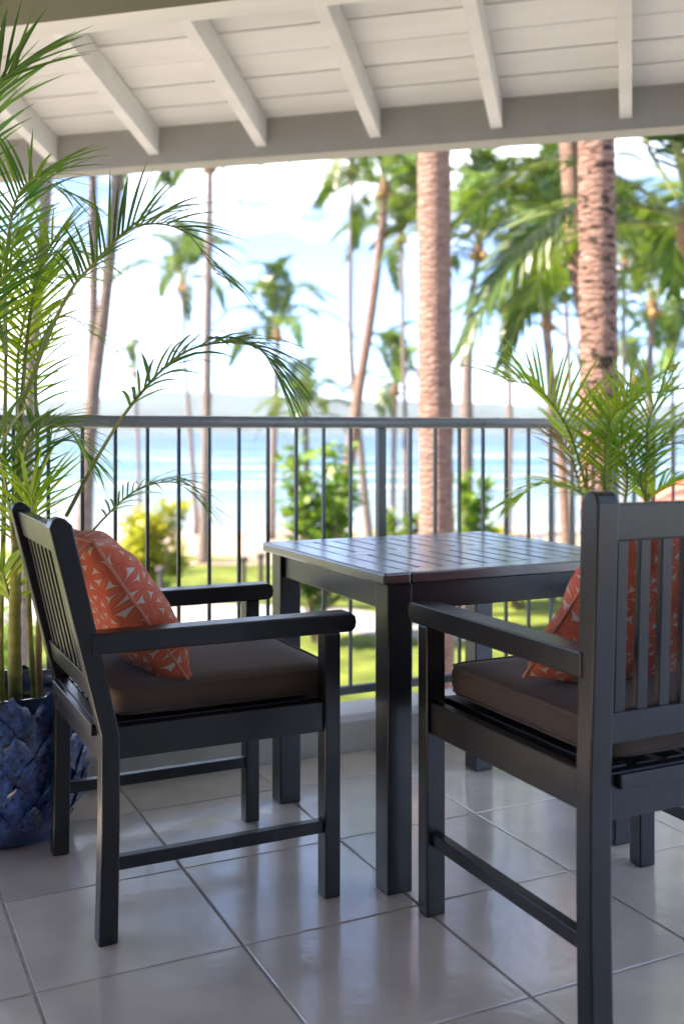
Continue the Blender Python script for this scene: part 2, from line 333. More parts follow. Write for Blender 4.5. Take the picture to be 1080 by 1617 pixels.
def pint(x, k):
    for a, b in zip(pl, pl[1:]):
        if a[0] <= x <= b[0]: t = (x - a[0]) / (b[0] - a[0]); t = t * t * (3 - 2 * t); return a[k] + (b[k] - a[k]) * t
PX = [-40 + i for i in range(81)]
sheet('path', [[Vector((x, pint(x, k) + 0.12 * noise.noise(Vector((x * .7, k * 9, 0))), ZG + 0.026)) for x in PX] for k in (1, 2)], M['path'])
sheet('bounce_terrace', [[Vector((x, y, ZG + 0.032)) for x in (-40, -20, -8, 0, 8, 20, 40)] for y in (-20, 0, 7, 13.2)], M['bounce_terrace'])  # unseen paving, added to bounce neutral light up into the porch
sheet('beach_path', [[Vector((x, y0 + 0.3 * math.sin(x * .3), ZG + 0.03)) for x in [-40 + 2 * i for i in range(20)]] for y0 in (33.2, 34.3)], M['sand'])
sheet('sea', [[Vector((x, y, ZS)) for x in gx(y)] for y in (44, 48, 52, 58, 66, 80, 110, 160, 300, 700, 2000, 3950)], M['sea'])
rows = []
for k in range(5):
    r = []
    for j in range(121):
        x = -2600 + 43.3 * j
        hgt = 82 + 26 * noise.noise(Vector((x * .0017, 1.7, 0))) + 9 * noise.noise(Vector((x * .007, 4, 0))) + 3 * noise.noise(Vector((x * .03, 9, 0)))
        hgt *= 0.82 + 0.35 * max(0, 1 - abs(x + 420) / 420)
        r.append(Vector((x, 2000 + 120 * k, ZS - 1 + (hgt) * (0, .45, .8, 1, .9)[k] + (6 * noise.noise(Vector((x * .02, k * 3, 1))) if k else 0))))
    rows.append(r)
sheet('hills', rows, M['hill'])

# ------------------------------------------------------------------ balcony: floor, kerb, ceiling, wall
TS, TU0, TN0, KN = 0.425, 0.337, 2.058, 3.138
slab = tag(MB().box(-5, 7, -3.0, 3.30, -0.45, -0.0018).build('floor', M['grout'], rz=YAW), kind='structure')
gap = 0.0025
def tile_mesh(u0, u1, n0, n1):
    mb = MB(); b = 0.0022
    vs = [(u0, n0, -0.0030), (u1, n0, -0.0030), (u1, n1, -0.0030), (u0, n1, -0.0030), (u0 + b, n0 + b, 0), (u1 - b, n0 + b, 0), (u1 - b, n1 - b, 0), (u0 + b, n1 - b, 0)]
    return mb.add(vs, [(4, 5, 6, 7), (0, 1, 5, 4), (1, 2, 6, 5), (2, 3, 7, 6), (3, 0, 4, 7)]).mesh('tile', M['tile'])
full = tile_mesh(gap, TS - gap, gap, TS - gap); cut = tile_mesh(gap, TS - gap, gap, KN - (TN0 + 2 * TS) - gap)
for i in range(-6, 11):
    for j in range(-7, 3):
        if (i < -3 or i > 7) and j < -3: continue
        o = link('tile', cut if j == 2 else full, slab, loc=(TU0 + i * TS, TN0 + j * TS, 0.0004 * random.random()))
        if j != 2 and random.random() < .5:
            o.rotation_euler = (0, 0, 0)
kerb = tag(MB().box(-5, 7, KN + .004, 3.29, -0.003, 0.100).build('kerb', M['kerb'], rz=YAW), kind='structure')
MB().box(-5, 7, KN - 0.004, 3.298, 0.1005, 0.127).build('coping', M['coping'], kerb, bevel=0.004)

BY = R(-15.5)                                  # roof runs at its own angle
SL = 0.292; Q0 = 4.74; ZC = 2.585
roof = tag(MB().box(-3.8, 1.9, -3, Q0 + .3, 0.02, 0.06, lambda p: Vector((p.x, p.y, p.z + ZC + SL * (Q0 - p.y)))).build('ceiling', M['white'], rz=BY), kind='structure')
pitch = 0.155
for k in range(9):
    q1 = Q0 - k * pitch; q0 = q1 - pitch + 0.006
    MB().box(-3.75, 1.85, q0, q1, 0, 0.018, lambda p: Vector((p.x, p.y, p.z + ZC + SL * (Q0 - p.y) + 0.0015 * ((k * 7) % 3)))).build('plank', M['white'], roof, bevel=0.004)
for i in range(-6, 4):
    s0 = -0.023 + 0.5645 * i
    MB().box(s0 - .027, s0 + .027, 3.7, Q0 - 0.001, -0.135, -0.0005, lambda p: Vector((p.x, p.y, p.z + ZC + SL * (Q0 - p.y)))).build('rafter', M['white'], roof, bevel=0.003)
MB().box(-3.8, 1.9, Q0, 4.87, 2.40, 2.80).build('eave_beam', M['taupe'], roof, bevel=0.004)
MB().box(-3.8, 1.9, 3.62, 3.85, 2.715, 3.1).build('ledger', M['white'], roof, bevel=0.004)
MB().box(-3.8, 1.9, 2.7, 3.33, 2.55, 3.2).build('lintel', M['olive'], roof, bevel=0.004)
MB().box(-3.8, 1.9, -2.6, 2.7, 2.78, 2.84).build('soffit', M['soffit'], roof)  # unseen inner ceiling, put in to keep light out from above
tag(MB().box(-9, 9, -2.4, -2.2, -3.3, 5.5).build('wall_back', M['wall'], rz=BY), kind='structure')  # unseen wall, made dark, wide and tall to block low sky behind

# ------------------------------------------------------------------ railing
RN = 3.2; BS = 0.101; P0 = 1.6915; PER = 0.235 + 19 * BS
rail = tag(empty('balcony_railing', un(0, RN, 0.127), YAW), 'dark metal balcony railing with thin upright bars and grey handrail', 'railing')
poly = []
for k in range(16):
    a = 2 * math.pi * k / 16; cx = math.cos(a); sx_ = math.sin(a)
    poly.append((math.copysign(abs(cx) ** .62, cx) * .027, .9805 + math.copysign(abs(sx_) ** .62, sx_) * .0195))
hb = MB(); n_ = 16
hb.add([(-5, y, z) for y, z in poly] + [(7, y, z) for y, z in poly], [(i, (i + 1) % n_, (i + 1) % n_ + n_, i + n_) for i in range(n_)] + [tuple(range(n_ - 1, -1, -1)), tuple(range(n_, 2 * n_))])
hb.build('handrail', M['handrail'], rail, smooth=True)
MB().box(-5, 7, -.012, .012, .052, .080).build('bottom_rail', M['rail'], rail, bevel=0.002)
bal = MB().box(-.0052, .0052, -.0052, .0052, .080, .962).mesh('baluster', M['rail'])
pst = MB().box(-.0145, .0145, -.0145, .0145, 0.0, .961).mesh('post', M['rail'])
for m_ in range(-3, 3):
    pc = P0 + m_ * PER
    if -5 < pc < 7: link('post', pst, rail, 0.002, (pc, 0, 0))
    for k in range(20):
        x = pc + 0.1175 + k * BS
        if -4.9 < x < 6.9: link('baluster', bal, rail, 0, (x, 0, 0))

# ------------------------------------------------------------------ chairs
def chair(label, loc, rz, D, W, s, lean, hx):
    root = tag(empty('garden_armchair', loc, rz), label, 'armchair', 'charcoal wooden armchairs at the square table')
    m = M['char']; bv = 0.0035
    xf, xb = D / 2, -D / 2; lw, ld = 0.045 * s, 0.039 * s
    H, AT, AB, RB, RT, BZ = .902 * s + hx, .656 * s, .612 * s, .385 * s, .453 * s, .44 * s
    for sg in (1, -1):
        y0, y1 = sorted((sg * W / 2, sg * (W / 2 - lw)))
        MB().box(xf - ld, xf, y0, y1, 0, AB - .0005).build('leg', m, root, bevel=bv)
        c = 0.042 * s
        pol = [(xb - .006, 0), (xb + ld - .004, 0), (xb + ld, BZ * .55), (xb + ld, BZ), (xb + c - lean * .97, H - .018), (xb + c * .72 - lean, H - .004), (xb + c * .4 - lean, H), (xb + c * .1 - lean, H - .006), (xb - lean - .002, H - .022), (xb, BZ), (xb, BZ * .55)]
        MB().prism(pol, y0, y1).build('back_post', m, root, bevel=bv)
        xs_ = xb + ld - lean * (AT - BZ) / (H - BZ) - 0.012; xe = xf + .040; t = AT - AB
        pol = [(xs_, AB), (xe - .012, AB), (xe - .003, AB + t * .2), (xe, AB + t * .5), (xe - .003, AB + t * .82), (xe - .014, AT), (xs_, AT)]
        ya, yb = sorted((sg * (W / 2 + .004), sg * (W / 2 - lw - .008)))
        MB().prism(pol, ya, yb).build('armrest', m, root, bevel=bv)
        yc, yd = sorted((sg * (W / 2 - .010), sg * (W / 2 - .034)))
        MB().box(xb + ld - .001, xf - ld + .001, yc, yd, RB, RT).build('side_rail', m, root, bevel=.002)
        MB().box(xb + ld - .001, xf - ld + .001, yc, yd, .150 * s, .178 * s).build('stretcher', m, root, bevel=.002)
    yi = W / 2 - lw
    MB().box(xf - .032, xf - .008, -yi - .001, yi + .001, RB, RT).build('front_rail', m, root, bevel=.002)
    MB().box(xb + .004, xb + .028, -yi - .001, yi + .001, RB - .012, RT).build('back_rail', m, root, bevel=.002)
    MB().box(xb - .010, xb + .0035, -yi + .012, yi - .012, RT - .026 * s, RT - .001).build('batten', m, root, bevel=.002)
    def sh(p): return Vector((p.x - lean * max(0, (p.z - BZ)) / (H - BZ), p.y, p.z))
    MB().box(xb + .006, xb + .034, -yi - .001, yi + .001, H - .085 * s, H - .022 * s, sh).build('crest_rail', m, root, bevel=bv)
    L0, L1 = .500 * s, .552 * s
    MB().box(xb + .008, xb + .032, -yi - .001, yi + .001, L0, L1, sh).build('lower_back_rail', m, root, bevel=.002)
    n = round(2 * yi / 0.050)
    for k in range(n):
        yc = -yi + 2 * yi * (k + .5) / n
        MB().box(xb + .014, xb + .027, yc - .012, yc + .012, L1 - .002, H - .084 * s, sh).build('back_slat', m, root, bevel=.0015)
    ns = 8
    for k in range(ns):
        yc = -yi + 2 * yi * (k + .5) / ns
        MB().box(xb + .03, xf - .012, yc - .023, yc + .023, RT - .016, RT + .001 if k % 2 else RT).build('seat_slat', m, root, bevel=.002)
    return root
LC = (0.769, 2.457); RCc = (1.4975, 1.737)
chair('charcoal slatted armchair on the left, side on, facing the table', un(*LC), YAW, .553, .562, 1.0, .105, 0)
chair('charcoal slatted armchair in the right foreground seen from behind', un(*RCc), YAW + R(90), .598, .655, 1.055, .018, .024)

def seat_cushion(label, loc, rz, dx, dy, th, seed):
    bm = bmesh.new(); bmesh.ops.create_cube(bm, size=1)
    bmesh.ops.subdivide_edges(bm, edges=bm.edges[:], cuts=13, use_grid_fill=True)
    for v in bm.verts:
        x, y, z = v.co * 2
        def sq(a, b): return a
        ex = max(0, abs(x) - .9) / .1; ey = max(0, abs(y) - .9) / .1
        e = min(1, math.hypot(ex, ey))
        zz = z * (1 - .28 * e ** 2.4); side = 1 - .018 * abs(z) ** 3
        if z > .9: zz += .05 * (1 - x ** 4) * (1 - y ** 4) + .03 * noise.noise(Vector((x * 2, y * 2, seed)))
        rx = math.copysign(min(abs(x), 1 - .03 * ey * ey), x)
        v.co = Vector((rx * side * dx / 2, math.copysign(min(abs(y), 1 - .03 * ex * ex), y) * side * dy / 2, (zz + 1) * th / 2 + .004 * noise.noise(Vector((x, y, seed + 3)))))
    me = bpy.data.meshes.new('seat_cushion'); bm.to_mesh(me); bm.free(); me.materials.append(M['seat'])
    me.polygons.foreach_set('use_smooth', [True] * len(me.polygons))
    o = link('seat_cushion', me, None, 0, loc, rz); sb = o.modifiers.new('s', 'SUBSURF'); sb.levels = sb.render_levels = 1
    for zz in (.86, .14):
        pb = MB(); ring = []
        for k in range(64):
            a = 2 * math.pi * k / 64; cx, cy = math.cos(a), math.sin(a); q = (abs(cx) ** 14 + abs(cy) ** 14) ** (-1 / 14)
            ring.append((cx * q * dx * .4955, cy * q * dy * .4955, zz * th))
        pb.tube(ring + [ring[0]], .0032, 6, False)
        link('piping', pb.mesh('piping', M['seat'], True), o)
    return tag(o, label, 'cushion', 'brown seat cushions')
seat_cushion('flat brown canvas seat cushion on the left armchair', un(LC[0] + .034, LC[1], .4555), YAW, .535, .452, .070, 1)
c2 = seat_cushion('flat brown canvas seat cushion on the right foreground armchair', un(RCc[0], RCc[1] + .015, .481), YAW + R(90), .56, .52, .078, 5)

def pillow(label, center, bx, by, size, th, seed):
    """bx: in-plane horizontal axis, by: in-plane up axis"""
    g = 28; mb = MB(); uvs = []
    nrm = bx.cross(by).normalized()
    vid = {}
    for sgn in (1, -1):
        for i in range(g + 1):
            for j in range(g + 1):
                x, y = -1 + 2 * i / g, -1 + 2 * j / g
                edge = i in (0, g) or j in (0, g)
                if sgn < 0 and edge: vid[(sgn, i, j)] = vid[(1, i, j)]; continue
                prof = ((1 - abs(x) ** 2.4) * (1 - abs(y) ** 2.4)) ** .46
                pin = 1 - .055 * (1 - x * x) * abs(y) ** 3; pin2 = 1 - .055 * (1 - y * y) * abs(x) ** 3
                h = sgn * th / 2 * prof * (1 + .13 * noise.noise(Vector((x * 2.2, y * 2.2, seed + sgn))))
                h += .004 * noise.noise(Vector((x * 6, y * 6, seed))) * prof
                cr = (abs(x) * abs(y)) ** 3
                h += .012 * math.sin(5 * x + 7 * y + seed) * (abs(x) ** 4 + abs(y) ** 4) * (1 - cr) * (0 if edge else 1)
                p = bx * (x * size / 2 * pin2) + by * (y * size / 2 * pin) + nrm * h
                p += Vector((0, 0, -.018 * (1 - y) * .5 * (x * x) * 0))
                vid[(sgn, i, j)] = len(mb.v); mb.v.append(tuple(p)); uvs.append(((x + 1) / 2, (y + 1) / 2))
    for sgn in (1, -1):
        for i in range(g):
            for j in range(g):
                q = [vid[(sgn, i, j)], vid[(sgn, i + 1, j)], vid[(sgn, i + 1, j + 1)], vid[(sgn, i, j + 1)]]
                mb.f.append(tuple(q if sgn > 0 else q[::-1]))
    me = mb.mesh('throw_pillow', M['pillow'], True); uvl = me.uv_layers.new(name='UVMap')
    for lp in me.loops: uvl.data[lp.index].uv = uvs[lp.vertex_index]
    o = link('throw_pillow', me, None, 0, center)
    rim = MB(); ring = [vid[(1, i, 0)] for i in range(g)] + [vid[(1, g, j)] for j in range(g)] + [vid[(1, i, g)] for i in range(g, 0, -1)] + [vid[(1, 0, j)] for j in range(g, 0, -1)]
    rim.tube([mb.v[k] for k in ring] + [mb.v[ring[0]]], .0035, 6, False)
    me2 = rim.mesh('piping', M['pillow'], True); u2 = me2.uv_layers.new(name='UVMap')
    for lp in me2.loops: u2.data[lp.index].uv = (.02, .02)
    link('piping', me2, o)
    return tag(o, label, 'pillow', 'orange patterned throw pillows')
Z = Vector((0, 0, 1))
by = (U * -.215 + Z * .325).normalized()
pillow('orange and cream star print throw pillow on the left armchair', un(.604, 2.455, .672), N * 1.0, by, .405, .165, 2)
by = (N * -.20 + Z * .33).normalized()
bx = U * -1.0; ro = R(11); bx, by = (bx * math.cos(ro) + by * math.sin(ro)), (by * math.cos(ro) - bx * math.sin(ro))
pillow('orange and cream star print throw pillow in the right foreground armchair', un(1.50, 1.675, .715), bx, by, .41, .17, 9)

# ------------------------------------------------------------------ table
T0u, T1u, T0n, T1n = 1.122, 1.897, 2.106, 2.870; TZ = .752
tcn = un((T0u + T1u) / 2, (T0n + T1n) / 2); hu, hn = (T1u - T0u) / 2, (T1n - T0n) / 2
tb = tag(empty('square_table', tcn, YAW), 'square charcoal slatted wooden table between the armchairs and the railing', 'table')
LG = .065; ins = .022
for sx_ in (1, -1):
    for sy in (1, -1):
        x0, x1 = sorted((sx_ * (hu - ins), sx_ * (hu - ins - LG))); y0, y1 = sorted((sy * (hn - ins), sy * (hn - ins - LG)))
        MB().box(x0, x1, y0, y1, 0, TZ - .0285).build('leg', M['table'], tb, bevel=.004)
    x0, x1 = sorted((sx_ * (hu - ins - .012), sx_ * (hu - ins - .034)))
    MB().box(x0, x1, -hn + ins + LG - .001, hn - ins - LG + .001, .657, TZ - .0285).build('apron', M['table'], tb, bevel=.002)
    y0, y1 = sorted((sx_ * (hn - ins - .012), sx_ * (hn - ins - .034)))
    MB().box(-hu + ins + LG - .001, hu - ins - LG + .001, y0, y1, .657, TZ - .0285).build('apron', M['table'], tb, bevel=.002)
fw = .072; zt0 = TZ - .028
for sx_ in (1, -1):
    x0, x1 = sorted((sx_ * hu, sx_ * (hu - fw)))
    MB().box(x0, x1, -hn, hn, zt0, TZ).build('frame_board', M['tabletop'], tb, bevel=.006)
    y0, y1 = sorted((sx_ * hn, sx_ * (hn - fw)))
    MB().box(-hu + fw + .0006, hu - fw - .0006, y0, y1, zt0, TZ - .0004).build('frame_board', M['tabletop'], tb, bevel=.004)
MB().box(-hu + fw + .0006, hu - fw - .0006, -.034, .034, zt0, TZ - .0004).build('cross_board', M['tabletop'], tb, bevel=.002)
ns = 10; wid = (2 * hu - 2 * fw)
for k in range(ns):
    a = -hu + fw + wid * k / ns + .005; b = -hu + fw + wid * (k + 1) / ns - .005
    for y0, y1 in ((-hn + fw + .0006, -.0346), (.0346, hn - fw - .0006)):
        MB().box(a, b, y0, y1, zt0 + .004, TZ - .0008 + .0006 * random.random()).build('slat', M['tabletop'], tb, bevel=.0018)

# ------------------------------------------------------------------ fronds
def frond(mb, ctrl, n, L, wd, t0=.15, droop=.5, lift=.25, a0=62, a1=22, rr=.006, jit=.12, seg=4, samples=26, rnd=random, tip=.62):
    pts = spline(ctrl, samples)
    m0 = len(mb.f)
    mb.tube(pts, [rr * (1 - .85 * i / (samples - 1)) for i in range(samples)], 5)
    nr = len(mb.f) - m0
    for i in range(n):
        t = t0 + (1 - t0) * (i + .5) / n
        fi = t * (samples - 1); k = min(int(fi), samples - 2); P = pts[k].lerp(pts[k + 1], fi - k); T = (pts[k + 1] - pts[k]).normalized()
        side = T.cross(Vector((0, 0, 1)))
        if side.length < .05: side = Vector((1, 0, 0))
        side.normalize(); up = side.cross(T).normalized()
        tt = (t - t0) / (1 - t0)
        prof = min(1, .55 + 1.6 * tt) * (1 - tip * max(0, tt - .45) / .55)
        for s in (1, -1):
            a = R(a0 + (a1 - a0) * tt + rnd.uniform(-7, 7)); ll = L * prof * rnd.uniform(1 - jit, 1 + jit * .6)
            d = (T * math.cos(a) + side * s * math.sin(a) + up * (lift + rnd.uniform(-.1, .1))).normalized()
            wv = d.cross(up).normalized(); wv = (wv + up * rnd.uniform(-.35, .35)).normalized()
            p = P.copy(); vs = []; dr = droop * rnd.uniform(.7, 1.3)
            for q in range(seg + 1):
                f = q / seg; w_ = wd * max(.05, (1 - f) ** .6 * (.55 + 1.1 * min(f, .4))) * .5 * 1.15
                vs += [p + wv * w_, p - wv * w_]
                p = p + d * (ll / seg); d = (d + Vector((0, 0, -dr / seg))).normalized()
            mb.add(vs, [(2 * q, 2 * q + 1, 2 * q + 3, 2 * q + 2) for q in range(seg)])
    return nr
def frond_mesh(name, ctrl, n, L, wd, mats, **kw):
    mb = MB(); nr = frond(mb, ctrl, n, L, wd, **kw)
    me = mb.mesh(name, mats)
    me.polygons.foreach_set('material_index', [0] * nr + [1] * (len(me.polygons) - nr))
    return me

# ------------------------------------------------------------------ pots with overlapping scales
def pot(label, loc, rim_r, h, first=None):
    root = tag(empty('planter_pot', loc, 0), label, 'planter')
    prof = [(rim_r * .70, 0), (rim_r * .78, .01), (rim_r * .92, h * .22), (rim_r * 1.0, h * .5), (rim_r * .985, h * .8), (rim_r * .97, h), (rim_r * .90, h), (rim_r * .88, h * .9), (rim_r * .86, h * .8)]
    MB().lathe(prof, 56).build('bowl', M['glaze'], root, smooth=True)
    MB().lathe([(rim_r * .2, h * .83), (rim_r * .5, h * .835), (rim_r * .865, h * .825), (rim_r * .86, h * .79)], 40).build('soil', M['soil'], root, smooth=True)
    mb = MB(); gx_, gy = 6, 7
    for j in range(gy + 1):
        f = j / gy; half = (1 - f ** 2.6) ** .75 if f < 1 else 0.0
        for i in range(gx_ + 1):
            x = -1 + 2 * i / gx_
            mb.v.append((x * half * .5, .12 * (1 - abs(x) ** 2 * .9) * (.35 + .9 * f) - .05 + .10 * f * f, f))
    for j in range(gy):
        for i in range(gx_):
            k = j * (gx_ + 1) + i; mb.f.append((k, k + 1, k + gx_ + 2, k + gx_ + 1))
    me = mb.mesh('scale', M['glaze'], True)
    def rad(z):
        for (r0, z0), (r1, z1) in zip(prof[:6], prof[1:6]):
            if z0 <= z <= z1: return r0 + (r1 - r0) * (z - z0) / max(1e-6, z1 - z0)
        return prof[5][0]
    nrow = 6; per = 13
    for r in range(nrow):
        z0 = -.012 + (h - .02) * r / nrow * .97
        for k in range(per):
            a = 2 * math.pi * (k + .5 * (r % 2)) / per + random.uniform(-.02, .02)
            zc = max(0, z0); r0 = rad(zc); r1 = rad(min(h, zc + .06)); sz = h / nrow * 2.05 * random.uniform(.95, 1.05)
            wd = 2 * math.pi * r0 / per * 1.16
            o = link('scale', me, root, 0, (r0 * math.cos(a) * 1.0, r0 * math.sin(a), max(.004, z0)))
            if z0 + sz > h + .012: sz = h + .012 - z0
            tilt = math.atan2(r1 - r0, .06)
            o.rotation_euler = Euler((-tilt, 0, a - math.pi / 2), 'XYZ'); o.scale = (wd, wd * .62, sz)
    return root
PL = Vector(((14 - 540) / FPX * 2.85, 2.85, 0)); PL = un(PL.dot(U), min(PL.dot(N), 2.93))
pot('cobalt blue glazed pot covered in overlapping leaf scales, behind the left armchair', PL, .195, .392)
PR = un(2.36, 2.86)
pot('cobalt blue glazed pot hidden behind the right armchair', PR, .18, .37)

# left potted palm: canes and fronds laid out around the pot
def palm_plant(label, root_loc, canes, fronds, grp='potted areca palms'):
    root = tag(empty('areca_palm', root_loc), label, 'palm plant', grp)
    for pts, r0, r1, mm in canes:
        ps = spline([Vector(p) - root_loc for p in pts], 40)
        ring = [1 + (.10 if i % 5 == 0 else 0) for i in range(40)]
        MB().tube(ps, [(r0 + (r1 - r0) * i / 39) * ring[i] for i in range(40)], 12).build('cane', M[mm], root, smooth=True)
    for ctrl, n, L, wd, kw in fronds:
        kw = dict(kw); lm = kw.pop('m', 'leaf')
        o = link('frond', frond_mesh('frond', [Vector(p) - root_loc for p in ctrl], n, L, wd * .72, [M['rachis'], M[lm]], **{**dict(tip=.35, a0=54, a1=20, seg=5), **kw}), root)
    return root
b0 = PL + Vector((0, 0, .325))
Yp = PL.y
A = lambda x, y, dy=0: at(x, y, Yp + dy)
canes = [
    ([b0 + Vector((.03, -.05, 0)), A(24, 1000, -.05), A(26, 900, -.04), A(30, 760, -.02), A(34, 640, 0)], .0195, .009, 'stem'),
    ([b0 + Vector((-.02, .0, 0)), A(2, 1000), A(6, 850), A(8, 700), A(10, 560)], .008, .005, 'stem'),
    ([b0 + Vector((.075, .02, 0)), A(62, 1000, .03), A(72, 900, .03), A(76, 820, .03)], .010, .006, 'stem_dry'),
    ([b0 + Vector((.05, .06, 0)), A(46, 940, .05), A(56, 800, .05), A(60, 690, .05)], .009, .005, 'stem'),
    ([b0 + Vector((-.07, .03, 0)), A(-25, 950, .02), A(-22, 760, .02), A(-15, 600, .0)], .009, .005, 'stem'),
]
lf = dict(droop=.55, lift=.22)
fronds = [
    # the long arching frond under the ceiling
    ([A(34, 640), A(100, 480, -.02), A(150, 415, -.05), A(215, 358, -.08), A(290, 365, -.1), A(345, 435, -.12)], 36, .24, .015, dict(t0=.26, droop=.5, lift=.35, rr=.006)),
    # frond over the railing towards the middle
    ([A(105, 815, -.12), A(160, 712, -.16), A(215, 630, -.2), A(285, 560, -.22), A(360, 540, -.24), A(410, 552, -.26), A(436, 590, -.27)], 36, .27, .016, dict(t0=.30, droop=.8, lift=.12, rr=.0055, tip=.35)),
    # small low frond behind the pillow
    ([A(128, 862, .05), A(165, 818, .03), A(215, 775, .0), A(275, 762, -.02), A(322, 795, -.04)], 22, .19, .011, dict(t0=.25, droop=.8, lift=.15, rr=.004)),
    # upper left sprays
    ([A(-15, 600), A(-70, 480, .03), A(-78, 360, .02), A(-55, 240, 0), A(-20, 150, -.05), A(28, 108, -.1)], 30, .36, .017, dict(t0=.3, droop=.35, lift=.2)),
    ([A(10, 560), A(10, 420, -.05), A(25, 320, -.1), A(60, 280, -.16), A(105, 310, -.2)], 26, .24, .013, dict(t0=.25, droop=.5)),
    ([A(34, 640), A(45, 520, .1), A(62, 430, .16), A(90, 380, .22), A(130, 400, .26)], 30, .25, .014, dict(t0=.12, droop=.5, m='leaf_sunlit_lime')),
    ([A(10, 560), A(-5, 470, .05), A(10, 400, .1), A(40, 360, .12), A(70, 390, .14)], 30, .24, .015, dict(t0=.1, droop=.5, m='leaf_sunlit_lime')),
    ([A(60, 690, .05), A(58, 590, .08), A(75, 520, .1), A(110, 500, .12), A(150, 530, .14)], 24, .22, .011, dict(t0=.1, droop=.6)),
    ([A(30, 700), A(28, 580, .1), A(40, 500, .15), A(62, 440, .2), A(100, 440, .24)], 28, .24, .016, dict(t0=.12, droop=.55, m='leaf_sunlit_lime')),
    ([A(-15, 640), A(-30, 540, -.1), A(-15, 470, -.16), A(15, 430, -.2), A(50, 440, -.25)], 26, .22, .013, dict(t0=.15, droop=.5)),
    # mid sprays above the chair back
    ([A(30, 760), A(45, 700, -.05), A(75, 670, -.08), A(110, 680, -.1), A(138, 720, -.12)], 22, .20, .013, dict(t0=.05, droop=.7)),
    ([A(56, 800), A(66, 740, .02), A(90, 700, .03), A(122, 700, .05), A(145, 740, .06)], 20, .18, .011, dict(t0=.1, droop=.7)),
    ([A(26, 900), A(15, 800, -.08), A(0, 720, -.14), A(-20, 690, -.18), A(-45, 710, -.2)], 24, .24, .015, dict(t0=.1, droop=.6)),
    ([A(30, 860), A(45, 820, -.08), A(52, 790, -.1), A(40, 770, -.13)], 12, .22, .016, dict(t0=.05, droop=.5, m='leaf_sunlit_lime')),
    ([A(20, 960), A(12, 930, -.04), A(2, 900, -.06), A(-8, 905, -.08)], 12, .17, .018, dict(t0=.1, droop=.6, m='leaf_sunlit_lime')),
    ([A(62, 960, .06), A(70, 930, .06), A(84, 915, .06), A(100, 925, .06)], 9, .12, .010, dict(t0=.2, droop=.8)),
    ([A(-15, 620), A(-60, 520, .1), A(-110, 440, .16), A(-170, 420, .2), A(-220, 470, .2)], 30, .28, .015, dict(t0=.2)),
    ([A(-22, 760), A(-80, 700, .05), A(-130, 680, .1), A(-180, 720, .12)], 26, .25, .015, dict(t0=.2)),
]
palm_plant('tall areca palm with arching fronds in the pot at the left', PL.copy() + Vector((0, 0, .32)), canes, fronds)
Yr = PR.y; B = lambda x, y, dy=0: at(x, y, Yr + dy)
b1 = PR + Vector((0, 0, .305))
canes = [([b1, B(965, 900), B(958, 820), B(950, 740)], .012, .006, 'stem'), ([b1 + Vector((.04, .02, 0)), B(1000, 900), B(1018, 820), B(1022, 780)], .011, .006, 'stem'),
         ([b1 + Vector((-.03, .0, 0)), B(935, 900), B(928, 800), B(925, 740)], .010, .005, 'stem')]
fronds = [
    ([B(928, 780), B(905, 700, -.05), B(880, 650, -.1), B(845, 612, -.14), B(800, 602, -.18)], 22, .30, .020, dict(t0=.12, droop=.35, lift=.35, m='leaf_sunlit_lime')),
    ([B(945, 790), B(925, 782, -.05), B(890, 765, -.1), B(850, 765, -.12), B(810, 790, -.15)], 26, .22, .016, dict(t0=.08, droop=.7, lift=.1, m='leaf_sunlit_lime')),
    ([B(958, 800), B(965, 720, .03), B(978, 660, .05), B(1005, 625, .08), B(1050, 620, .1)], 24, .28, .018, dict(t0=.15, droop=.4, lift=.25, m='leaf_sunlit_lime')),
    ([B(1018, 800), B(1020, 720, -.03), B(1025, 660, -.05), B(1050, 622, -.08), B(1095, 612, -.1)], 24, .28, .018, dict(t0=.2, droop=.5, lift=.25, m='leaf_sunlit_lime')),
    ([B(955, 800), B(955, 740, -.1), B(958, 690, -.15), B(968, 655, -.2), B(990, 640, -.28)], 22, .22, .014, dict(t0=.1, droop=.5, lift=.3, m='leaf_sunlit_lime')),
    ([B(1020, 790), B(1010, 750, -.05), B(1040, 710, -.05), B(1075, 700, -.08), B(1110, 720, -.1)], 20, .26, .020, dict(t0=.1, droop=.4, lift=.35, m='leaf_sunlit_lime')),
    ([B(1015, 800), B(1030, 780, .02), B(1060, 765, .04), B(1100, 770, .05)], 18, .24, .020, dict(t0=.1, droop=.5, m='leaf_sunlit_lime')),
    ([B(930, 810), B(915, 770, .08), B(905, 730, .12), B(890, 700, .16), B(865, 690, .2)], 16, .20, .015, dict(t0=.15, droop=.7, m='coco_dry')),
    ([B(985, 800), B(990, 760, -.04), B(985, 720, -.08), B(965, 700, -.1)], 16, .20, .014, dict(t0=.1, droop=.5)),
]
palm_plant('bushy lime green areca palm behind the right armchair at the railing', PR + Vector((0, 0, .30)), canes, fronds)

# ------------------------------------------------------------------ coconut palms in the garden
def coco_variant(L, rise, drop, n, ll, wd, seed, **kw):
    rnd = random.Random(seed)
    ctrl = [Vector((0, 0, 0)), Vector((L * .25, 0, L * rise * .7)), Vector((L * .52, 0, L * rise)), Vector((L * .78, 0, L * (rise * .75 - drop * .35))), Vector((L * .98, 0, L * (rise * .3 - drop)))]
    return frond_mesh('frond', ctrl, n, ll, wd, [M['rachis'], M[kw.pop('m', 'coco')]], droop=kw.pop('droop', .65), lift=.12, t0=.16, a0=70, a1=25, rr=.035, jit=.15, rnd=rnd, samples=16, **kw)
CV = [coco_variant(3.6, .42, .10, 46, .85, .085, 11), coco_variant(3.6, .26, .16, 46, .88, .085, 12), coco_variant(3.4, .55, -.05, 44, .8, .085, 13, droop=.5),
      coco_variant(3.4, .14, .32, 44, .85, .085, 14, droop=.8)]
